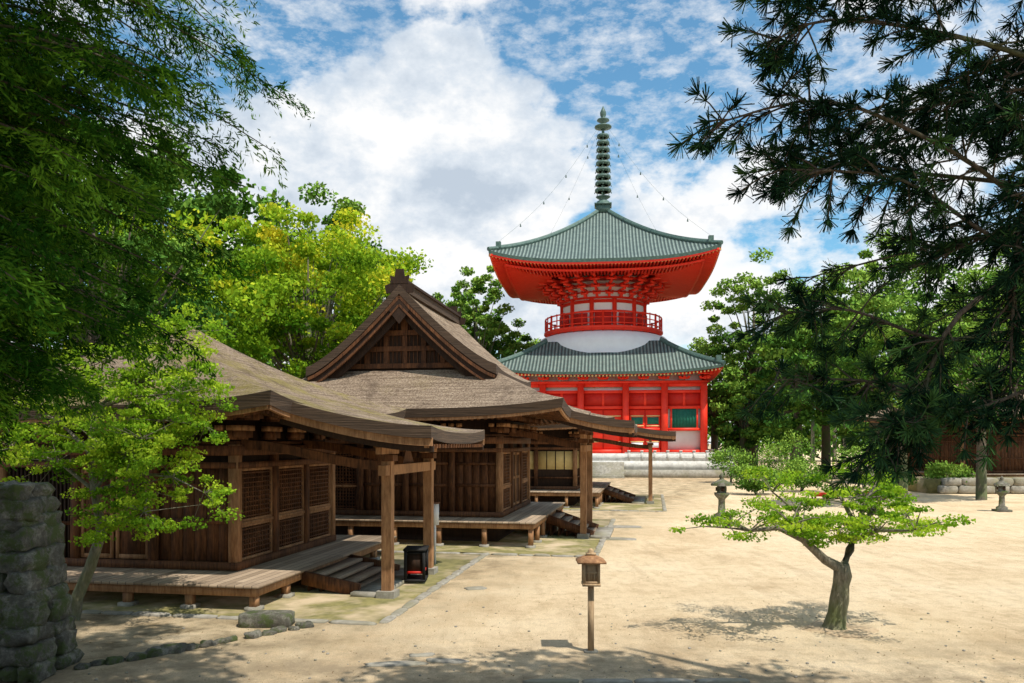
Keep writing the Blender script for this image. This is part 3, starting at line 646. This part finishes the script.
for L in limbs: tp(L,list(np.linspace(.12 if len(L)>4 else .07,.015,len(L))))
for L in limbs:
    for k in range(18):
        i=rng.integers(max(0,len(L)-3),len(L));p=np.array(L[i])+rng.normal(size=3)*np.array((.42,.42,.16))+np.array((0,0,.16))
        q=rng.uniform(.12,.34);clump(m,p,(q*1.25,q*1.25,q*.38),int(40+280*q),.07,1,np.clip(.5+rng.normal()*.22,0,1),.7)
        m.tube([L[i],tuple((np.array(L[i])+p)/2+np.array((0,0,.05))),tuple(p)],[.020,.013,.006],4,0)
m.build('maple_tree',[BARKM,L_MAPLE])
ms=MB();ms.rock((bx+.1,by,-.02),(.85,.7,.07),0,.15,.95,18,8);ms.build('earth_mound',[simple('turned_earth',(.32,.23,.14),(.56,.42,.27),5)],smooth=True)

# left near maple
m=MB();X,Y=-9.95,18.0
T=[(X,Y,-.1),(X+.12,Y,.5),(X+.42,Y,1.2),(X+.68,Y,2.0),(X+.50,Y+.05,2.9),(X+.40,Y,3.8),(X+.55,Y,4.8),(X+.7,Y,5.8)]
m.tube(T,[.17,.13,.12,.11,.09,.075,.05,.02],12,0)
lm=[[T[4],(X+1.1,Y-.1,3.1),(X+1.7,Y-.2,3.3),(X+2.4,Y-.3,3.25),(X+3.1,Y-.3,2.9)],[T[4],(X-.2,Y-.2,3.6),(X-1.2,Y-.2,3.9)],[T[5],(X+1.3,Y-.2,4.3),(X+2.2,Y-.3,4.5),(X+3.1,Y-.2,4.4)],
 [T[5],(X-.4,Y+.2,4.5),(X-1.4,Y,5.0)],[T[6],(X+1.5,Y+.1,5.4),(X+2.6,Y,5.6)],[T[6],(X+.2,Y-.3,5.5),(X-.8,Y-.4,6.2)],[T[4],(X+1.2,Y-.5,3.6),(X+1.8,Y-.9,3.8)],[T[7],(X+1.4,Y,6.2),(X+2.3,Y,6.5)],
 [T[5],(X+1.0,Y-.5,3.9),(X+2.0,Y-.9,4.1)],[T[3],(X+1.2,Y-.4,2.3),(X+1.9,Y-.6,2.5)],[T[6],(X+1.6,Y-.5,5.0),(X+2.7,Y-.6,5.1)]]
for L in lm:
    m.tube(L,list(np.linspace(.05,.012,len(L))),6,0)
    for k in range(36):
        i=rng.integers(1,len(L));p=np.array(L[i])+rng.normal(size=3)*np.array((.48,.42,.28))
        q=rng.uniform(.14,.38);clump(m,p,(q*1.1,q*1.1,q*.5),int(40+220*q),.08,1,np.clip(.6+rng.normal()*.22,0,1),.7)
        m.tube([L[i],tuple(p)],[.012,.005],4,0)
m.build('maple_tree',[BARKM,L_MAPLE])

# cedar at the left
def bough(m,p0,p1,nsub,nn,needle,tw,droop=.35,rad=.05,tint=.45,spread=.9,asp=.22):
    p0=np.array(p0);p1=np.array(p1);L=np.linalg.norm(p1-p0)
    P=[p0+(p1-p0)*t+np.array((0,0,.10*L*math.sin(t*3.1)-droop*L*.35*t*t)) for t in np.linspace(0,1,7)]
    m.tube([tuple(p) for p in P],list(np.linspace(rad,.006,7)),5,0)
    ax=(p1-p0)/L;sd=np.cross(ax,(0,0,1));sd/=np.linalg.norm(sd)
    bt=rng.normal()*.16
    for k in range(nsub):
        t=rng.uniform(.15,1.02)**.75;q=min(t,.999)*6;i=int(q);b0=P[i]+(P[min(i+1,6)]-P[i])*(q-i)
        l=tw*rng.uniform(.5,1.2)*(1.15-.45*t);dr=ax*rng.uniform(.1,.9)+sd*rng.choice((-1,1))*rng.uniform(.2,spread)+np.array((0,0,rng.uniform(-.9,.2)))
        dr/=np.linalg.norm(dr)
        s2=np.cross(dr,rng.normal(size=3)*.5+np.array((0,0,1)));s2/=np.linalg.norm(s2)+1e-9
        tt=rng.uniform(0,1,nn);w_=rng.uniform(-1,1,nn)*(.42*l)*np.sqrt(np.clip(1-tt,.02,1))
        C=b0+dr*(l*tt)[:,None]+s2*w_[:,None]+np.array((0,0,-.30*l))*(tt**2)[:,None]+rng.normal(size=(nn,3))*.03
        dd=dr*.8+s2*np.sign(w_)[:,None]*.7+np.array((0,0,-.25))
        ti=np.clip(tint+bt+rng.normal()*.15+.22*tt+rng.normal(size=nn)*.07,0,1)
        m.quads(leafquads(C,needle,asp,dd,.35),1,ti)
m=MB();tx,ty=-8.7,9.6
m.tube([(tx,ty,1.2),(tx+.05,ty,5),(tx,ty,11),(tx,ty,21)],[.5,.42,.3,.05],14,0)
for k in range(430):
    z=4.8+10.8*rng.uniform(0,1)**1.45;R=np.interp(z,[4.6,5.2,6.2,8.0,9.5,12,20],[2.4,3.6,4.5,5.2,6.1,6.1,1])*rng.uniform(.38,1.04)**.8
    az=rng.uniform(-1.5,1.35) if k%8 else rng.uniform(1.35,4.7);c,s_=math.cos(az),math.sin(az)
    bough(m,(tx,ty,z-.1),(tx+c*R,ty+s_*R,z+rng.uniform(-.3,.5)),30,36,.105,.72,tint=.42,asp=.22,rad=.035)
for k in range(20):
    z=rng.uniform(3.9,5.0);R=rng.uniform(1.2,2.4);az=rng.uniform(-.2,1.4);c,s_=math.cos(az),math.sin(az)
    bough(m,(tx,ty,z),(tx+c*R,ty+s_*R,z),20,32,.105,.6,tint=.32,asp=.22,rad=.035)
m.build('cedar_tree',[BARK,L_DRK])

# umbrella pine on the right
def tuftbough(m,P,ntw,tw=.6,rad=.035,dens=15,tint=.4,nl=.15,wd=.0105):
    P=[np.array(p,dtype=float) for p in P];n=len(P)
    Q=[]
    for t in np.linspace(0,n-1,4*(n-1)+1):
        i=min(int(t),n-2);fr=t-i;a=P[max(i-1,0)];b_=P[i];c=P[i+1];d=P[min(i+2,n-1)]
        Q.append(.5*((2*b_)+(-a+c)*fr+(2*a-5*b_+4*c-d)*fr**2+(-a+3*b_-3*c+d)*fr**3))
    m.tube([tuple(q) for q in Q],list(np.linspace(rad,.008,len(Q))),6,0)
    for k in range(ntw):
        t=rng.uniform(.25,1)**.7*(len(Q)-1);i=min(int(t),len(Q)-2);b0=Q[i]+(Q[i+1]-Q[i])*(t-i);ax=Q[i+1]-Q[i];ax/=np.linalg.norm(ax)
        d=ax*rng.uniform(.3,1.1)+rng.normal(size=3)*.55+np.array((0,0,-.15));d/=np.linalg.norm(d);l=tw*rng.uniform(.3,1.05)
        e=b0+d*l+np.array((0,0,-.12*l));mid=b0+d*l*.55
        m.tube([tuple(b0),tuple(mid),tuple(e)],[.011,.009,.006],4,0)
        ti0=tint+rng.normal()*.2
        nt_=max(2,int(l/.10))
        for j in range(nt_):
            f_=(j+1)/nt_;pt=b0+(mid-b0)*min(1,f_*2) if f_<.5 else mid+(e-mid)*(f_*2-1)
            if f_<.35: continue
            nd=dens if f_<.95 else dens*2
            dv=d*.8+rng.normal(size=(nd,3))*.55+np.array((0,0,-.12));dv/=np.linalg.norm(dv,axis=1,keepdims=True)
            ln=nl*rng.uniform(.6,1.15,nd)
            q=rng.normal(size=(nd,3));sd=np.cross(dv,q);sd/=np.linalg.norm(sd,axis=1,keepdims=True)
            V=np.stack([pt+sd*wd*.4,pt-sd*wd*.4,pt+dv*ln[:,None]-sd*wd*.5,pt+dv*ln[:,None]+sd*wd*.5],axis=1).reshape(-1,3)
            m.quads(V,1,np.clip(ti0+rng.normal(size=nd)*.1,0,1))
m=MB();tx,ty=8.6,9.0
m.tube([(tx,ty,.6),(tx,ty,5),(tx,ty,10),(tx,ty,17)],[.38,.32,.22,.04],12,0)
BR=[[(tx,ty,6.2),(5.9,8.5,6.4),(4.4,8,6.94),(3.1,7.8,7.35),(1.95,7.6,7.05)],
 [(tx,ty,7.4),(5.9,8.3,7.85),(4.4,8,8.1),(3.2,8,8.25),(2.5,7.8,7.9)],
 [(tx,ty,5.6),(5.9,8.5,5.95),(4.9,8.2,6.15),(3.9,8,6.65),(2.7,8,6.75)],
 [(tx,ty,5.0),(5.9,9,5.25),(4.7,8.8,5.15),(3.7,8.7,5.45),(2.95,8.6,5.4)],
 [(tx,ty,4.2),(5.9,9,4.45),(4.9,9,4.55),(3.9,8.9,4.7),(2.9,8.8,4.7)],
 [(5.9,8.3,6.4),(5.2,8,6.4),(5.05,8,5.6),(5.0,8,4.5)],
 [(5.9,8.5,6.1),(4.5,8,5.3),(4.1,8,4.45),(3.75,8,3.85)],
 [(tx,ty,8.4),(5.9,8.5,8.9),(3.9,8.3,8.95),(2.6,8,8.5)],
 [(tx,ty,6.6),(5.6,9.4,7.1),(4.6,9.6,7.3),(3.4,9.6,7.6)],
 [(tx,ty,4.8),(6.2,8.4,5.1),(5.3,8,4.6),(4.4,7.8,4.3),(3.6,7.7,4.2)]]
for i,Lb in enumerate(BR): tuftbough(m,Lb,46,.52,dens=20,tint=.62 if i in(3,4,6,9) else .40)
for k in range(28):
    z=rng.uniform(5.4,10);ex=rng.uniform(3.6,6.6);ey=rng.uniform(7.6,11.5)
    tuftbough(m,[(tx,ty,z),((tx+ex)/2,(ty+ey)/2,z+.35),(ex,ey,z+rng.uniform(-.6,.1))],26,.5,dens=18,tint=.45)
for k in range(6):
    z=rng.uniform(10.3,12.5);ex=rng.uniform(3.0,6);ey=rng.uniform(7.5,11)
    tuftbough(m,[(tx,ty,z),((tx+ex)/2,(ty+ey)/2,z+.3),(ex,ey,z-.2)],30,.8,dens=12,nl=.2)
m.build('umbrella_pine_tree',[BARK,L_PINE])

# ---------------------------------------------------------------- stone wall lower-left
w=MB();w.fbox(-13,-8.8,14.0,14.5,0,3.2,0)
zrow=0.0
while zrow<3.2:
    hh=random.uniform(.24,.46);bat=1-zrow/3.3
    x=-8.4+bat*.5+random.uniform(-.06,.06)
    while x>-12.5:
        L=random.uniform(.28,.8);h2=hh*random.uniform(.85,1.15);w.rock((x-L/2,13.85-bat*.35+random.uniform(-.06,.06),zrow+hh/2+random.uniform(-.03,.03)),(L/2*1.05,.34,h2/2*1.1),0,.15,.42,16,10,rot=random.uniform(-.08,.08));x-=L
    w.rock((-8.65+bat*.5,14.3,zrow+hh/2),(.28,.34,hh/2*1.1),0,.13,.42)
    zrow+=hh*.92
w.build('dry_stone_wall',[WSTONE],smooth=True)
kb=MB()
for i in range(15):
    t=i/14;x=-7.65+3.2*t;y=14.1+3.2*t;q=random.uniform(.6,1.3);kb.rock((x+random.uniform(-.08,.08),y+random.uniform(-.06,.06),.02),(.2*q,.14*q,.10*q),0,.18,.7,rot=random.uniform(0,1.2))
kb.build('mossy_kerb_stones',[WSTONE],smooth=True)
st=MB();st.rock((-5.4,17.5,.12),(.58,.3,.17),0,.04,.35,16,8);st.build('stepping_stone_block',[WSTONE],smooth=False)
fs=MB()
for (x,y,a,c_,ro) in ((-2.1,14.4,.55,.16,.1),(-1.2,14.6,.4,.13,-.1),(-1.7,15.0,.25,.1,.2),(-1.0,21.9,.3,.22,.2),(4.3,33.2,.9,.5,-.17),(5.2,38,1.0,.6,-.17)):
    fs.rock((x,y,.0),(a,c_,.03),0,.10,.6,18,6,rot=ro)
fs.build('paving_stones',[STONE],smooth=True)
ks=MB();x=.2
while x<4.0:
    L=random.uniform(.5,1.0);ks.rock((x+L/2,13.32+random.uniform(-.03,.03),.0),(L/2,.10,.05),0,.06,.5);x+=L+.03
ks.build('stone_step_edge',[STONE],smooth=True)
gr=MB();n=1500
C=np.stack([rng.uniform(-9,12,n),13+rng.uniform(0,1,n)**2.4*12,np.full(n,.006)],1)
gr.quads(leafquads(C,.035,.6,np.tile((1,0,0),(n,1)),.9),0,rng.uniform(0,1,n));
for k in range(160):
    x=rng.uniform(-8,10);y=13+rng.uniform(0,1)**1.8*7;s_=rng.uniform(.01,.035);gr.rock((x,y,s_*.3),(s_,s_,s_*.6),1,.1,.8,6,4)
gr.build('fallen_leaves_and_pebbles',[simple('dry_leaf_litter',(.22,.15,.08),(.4,.3,.17),3),STONE])

# ---------------------------------------------------------------- lantern on a post
L=MB();x,y=1.51,15.25
L.fbox(x-.055,x+.055,y-.055,y+.055,-.05,1.28,0)
L.fbox(x-.17,x+.17,y-.17,y+.17,1.28,1.33,0)
for a in (-.14,.14):
    for c in (-.14,.14): L.fbox(x+a-.022,x+a+.022,y+c-.022,y+c+.022,1.33,1.72,0)
L.fbox(x-.115,x+.115,y-.115,y+.115,1.335,1.715,0)
for z in (1.335,1.52,1.68):
    L.fbox(x-.118,x+.118,y-.152,y-.128,z,z+.035,0);L.fbox(x-.118,x+.118,y+.128,y+.152,z,z+.035,0);L.fbox(x-.152,x-.128,y-.118,y+.118,z,z+.035,0);L.fbox(x+.128,x+.152,y-.118,y+.118,z,z+.035,0)
for a in (-.05,.05): L.fbox(x+a-.008,x+a+.008,y-.148,y-.13,1.37,1.52,0)
L.add([(x-.27,y-.27,1.72),(x+.27,y-.27,1.72),(x+.27,y+.27,1.72),(x-.27,y+.27,1.72),(x-.27,y-.27,1.755),(x+.27,y-.27,1.755),(x+.27,y+.27,1.755),(x-.27,y+.27,1.755),(x-.08,y-.08,1.86),(x+.08,y-.08,1.86),(x+.08,y+.08,1.86),(x-.08,y+.08,1.86)],
 [(3,2,1,0),(0,1,5,4),(1,2,6,5),(2,3,7,6),(3,0,4,7),(4,5,9,8),(5,6,10,9),(6,7,11,10),(7,4,8,11),(8,9,10,11)],1)
L.fbox(x-.09,x+.09,y-.09,y+.09,1.862,1.90,0);L.lathe([(.05,1.90),(.06,1.94),(.02,1.98)],x,y,10,0)
L.rock((x,y,.0),(.14,.12,.04),3,.1,.6)
L.build('wooden_post_lantern',[simple('sunbleached_wood',(.30,.19,.10),(.55,.38,.22),6,(3,3,.5)),WOODL,WOODD,STONE])
def stone_lantern(x,y,s):
    m=MB();m.fbox(x-.45*s,x+.45*s,y-.45*s,y+.45*s,-.02,.15*s,0)
    m.lathe([(.36*s,.15*s),(.36*s,.3*s),(.2*s,.4*s),(.17*s,1.05*s),(.2*s,1.1*s),(.38*s,1.3*s),(.4*s,1.42*s)],x,y,12,0)
    m.lathe([(.25*s,1.42*s),(.25*s,1.78*s)],x,y,6,0)
    for k in range(3):
        t=k*2.1-1.57;m.fbox(x+.22*s*math.cos(t)-.08*s,x+.22*s*math.cos(t)+.08*s,y+.22*s*math.sin(t)-.08*s,y+.22*s*math.sin(t)+.08*s,1.5*s,1.7*s,1)
    m.lathe([(.55*s,1.78*s),(.58*s,1.88*s),(.35*s,2.0*s),(.12*s,2.12*s),(.1*s,2.18*s),(.15*s,2.27*s),(.02*s,2.45*s)],x,y,6,0)
    m.build('stone_lantern',[WSTONE,WOODD])
stone_lantern(10.9,41.4,1.0);stone_lantern(28.6,46.5,.85)
o=MB();x,y=-2.75,22.9
o.fbox(x-.3,x+.3,y-.45,y+.45,.08,.14,1)
for a in (-.26,.26):
    for c in (-.4,.4): o.fbox(x+a-.04,x+a+.04,y+c-.04,y+c+.04,.14,.95,1)
o.fbox(x-.25,x+.25,y-.39,y+.39,.3,.37,0);o.fbox(x-.22,x+.22,y-.36,y+.36,.37,.85,2)
for k in range(7): o.fbox(x-.25,x+.25,y-.37+.12*k,y-.33+.12*k,.86,.9,1)
o.fbox(x-.32,x+.32,y-.46,y+.46,.95,1.0,1)
o.build('offering_box',[REDD,BLACK,WOODD])
o=MB();x,y=-2.55,26.3;o.fbox(x-.04,x+.04,y-.04,y+.04,0,1.9,0);o.fbox(x-.14,x+.14,y-.06,y-.03,1.3,2.0,0);o.fbox(x-.17,x+.17,y-.09,y+.05,2.0,2.04,1);o.build('notice_post',[WHITE,WOOD])
lw=MB();x=33.5
while x<60:
    L_=random.uniform(1.0,1.8)
    for r_ in range(2): lw.rock((x+L_/2+.3*r_,62+.02*x,.35+.6*r_),(L_/2,.4,.32),0,.05,.4)
    x+=L_
lw.fbox(33,60,62.8,68,0,1.15,1)
lw.build('low_retaining_wall',[STONE,MOSS],smooth=False)
for (x,y) in ((22.5,57),(26,58)):
    q=MB();q.fbox(x-1,x+1,y-.4,y+.4,.38,.45,0)
    for a in (-.9,.9):
        for c in (-.3,.3): q.fbox(x+a-.05,x+a+.05,y+c-.05,y+c+.05,0,.38,1)
    q.fbox(x-1.02,x+1.02,y-.42,y-.4,.2,.46,0);q.build('red_bench',[RED,WOOD])

# ---------------------------------------------------------------- sky
sdir=Vector((.33,-.34,.88)).normalized()
el=math.asin(sdir.z);az=math.atan2(sdir.x,sdir.y)
W=bpy.data.worlds.new('World');S.world=W;W.use_nodes=True;nt=W.node_tree;bg=nt.nodes['Background']
sk=N(nt,'ShaderNodeTexSky');sk.sky_type='NISHITA';sk.sun_disc=False;sk.sun_elevation=el;sk.sun_rotation=az;sk.air_density=1.0;sk.dust_density=.6
tc=N(nt,'ShaderNodeTexCoord').outputs['Generated']
sp=N(nt,'ShaderNodeSeparateXYZ');nt.links.new(tc,sp.inputs[0])
def M(op,a,b_=None,c=None):
    n=N(nt,'ShaderNodeMath',operation=op)
    for i,v in enumerate((a,b_,c)):
        if v is None: continue
        if hasattr(v,'links'): nt.links.new(v,n.inputs[i])
        else: n.inputs[i].default_value=v
    return n.outputs[0]
def blob(dx,dz,r,amp):
    v=Vector((dx,1,dz)).normalized();n=N(nt,'ShaderNodeVectorMath',operation='DISTANCE');nt.links.new(tc,n.inputs[0]);n.inputs[1].default_value=v
    mr=N(nt,'ShaderNodeMapRange',interpolation_type='SMOOTHSTEP');nt.links.new(n.outputs['Value'],mr.inputs[0]);mr.inputs[1].default_value=r;mr.inputs[2].default_value=0;mr.inputs[3].default_value=0;mr.inputs[4].default_value=amp
    return mr.outputs[0]
mp=N(nt,'ShaderNodeMapping');mp.inputs['Scale'].default_value=(1,1,1.5);mp.inputs['Location'].default_value=(.3,.1,.2);nt.links.new(tc,mp.inputs[0])
n1=noise(nt,mp.outputs[0],4.2,9,.56)
n2=noise(nt,mp.outputs[0],16,6,.6)
cov=n1
for a_ in ((-.10,.37,.24,.26),(-.25,.30,.2,.12),(.24,.20,.2,.16),(.05,.12,.25,.08),(.10,.26,.10,-.10),(.20,.50,.22,-.20),(.03,.50,.14,-.16),(-.22,.56,.12,-.12),(.55,.35,.3,.06)):
    cov=M('ADD',cov,blob(*a_))
cov=M('ADD',cov,M('MULTIPLY',M('SUBTRACT',n2,.5),.24))
lowz=N(nt,'ShaderNodeMapRange');nt.links.new(sp.outputs[2],lowz.inputs[0]);lowz.inputs[1].default_value=.25;lowz.inputs[2].default_value=0;lowz.inputs[3].default_value=0;lowz.inputs[4].default_value=.10
cov=M('ADD',cov,lowz.outputs[0])
fac=ramp(nt,cov,[(.50,(0,0,0)),(.56,(.85,.85,.85)),(.63,(1,1,1))])
mp2=N(nt,'ShaderNodeMapping');mp2.inputs['Scale'].default_value=(1,1,2.2);nt.links.new(tc,mp2.inputs[0])
n5=noise(nt,mp2.outputs[0],26,6,.66);f5=ramp(nt,n5,[(.43,(0,0,0)),(.70,(.7,.7,.7))])
fac2=mix(nt,1.0,fac,f5,'SCREEN')
mp3=N(nt,'ShaderNodeMapping');mp3.inputs['Location'].default_value=(.33,.1,.29);mp3.inputs['Scale'].default_value=(1,1,1.5);nt.links.new(tc,mp3.inputs[0])
n3=noise(nt,mp3.outputs[0],7.5,9,.62)
tone=M('ADD',n3,M('MULTIPLY',M('SUBTRACT',cov,.66),-.26))
for a_ in ((-.22,.34,.16,-.08),(-.05,.30,.12,-.04),(-.02,.42,.1,.08),(.2,.2,.2,.08)): tone=M('ADD',tone,blob(*a_))
cc=ramp(nt,tone,[(.30,(5.8,6.7,7.8)),(.42,(7.9,8.6,9.4)),(.53,(10.8,10.8,10.8))])
skc=mix(nt,1.0,sk.outputs[0],(1.15,1.8,1.85),'MULTIPLY')
out=mix(nt,fac2,skc,cc)
nt.links.new(out,bg.inputs[0]);bg.inputs[1].default_value=.095
sl=bpy.data.lights.new('sun','SUN');sl.energy=5.0;sl.angle=math.radians(.5);sl.color=(1,.95,.85)
so=bpy.data.objects.new('sun',sl);S.collection.objects.link(so);so.rotation_euler=sdir.to_track_quat('Z','Y').to_euler();so.location=(20,-20,50)
# ---------------------------------------------------------------- camera
cam=bpy.data.cameras.new('camera');cam.lens=28;cam.sensor_width=36;cam.shift_y=101.5/1024;cam.clip_start=.1;cam.clip_end=6000
co=bpy.data.objects.new('camera',cam);S.collection.objects.link(co);co.location=(0,0,4);co.rotation_euler=(math.radians(90),0,0);S.camera=co
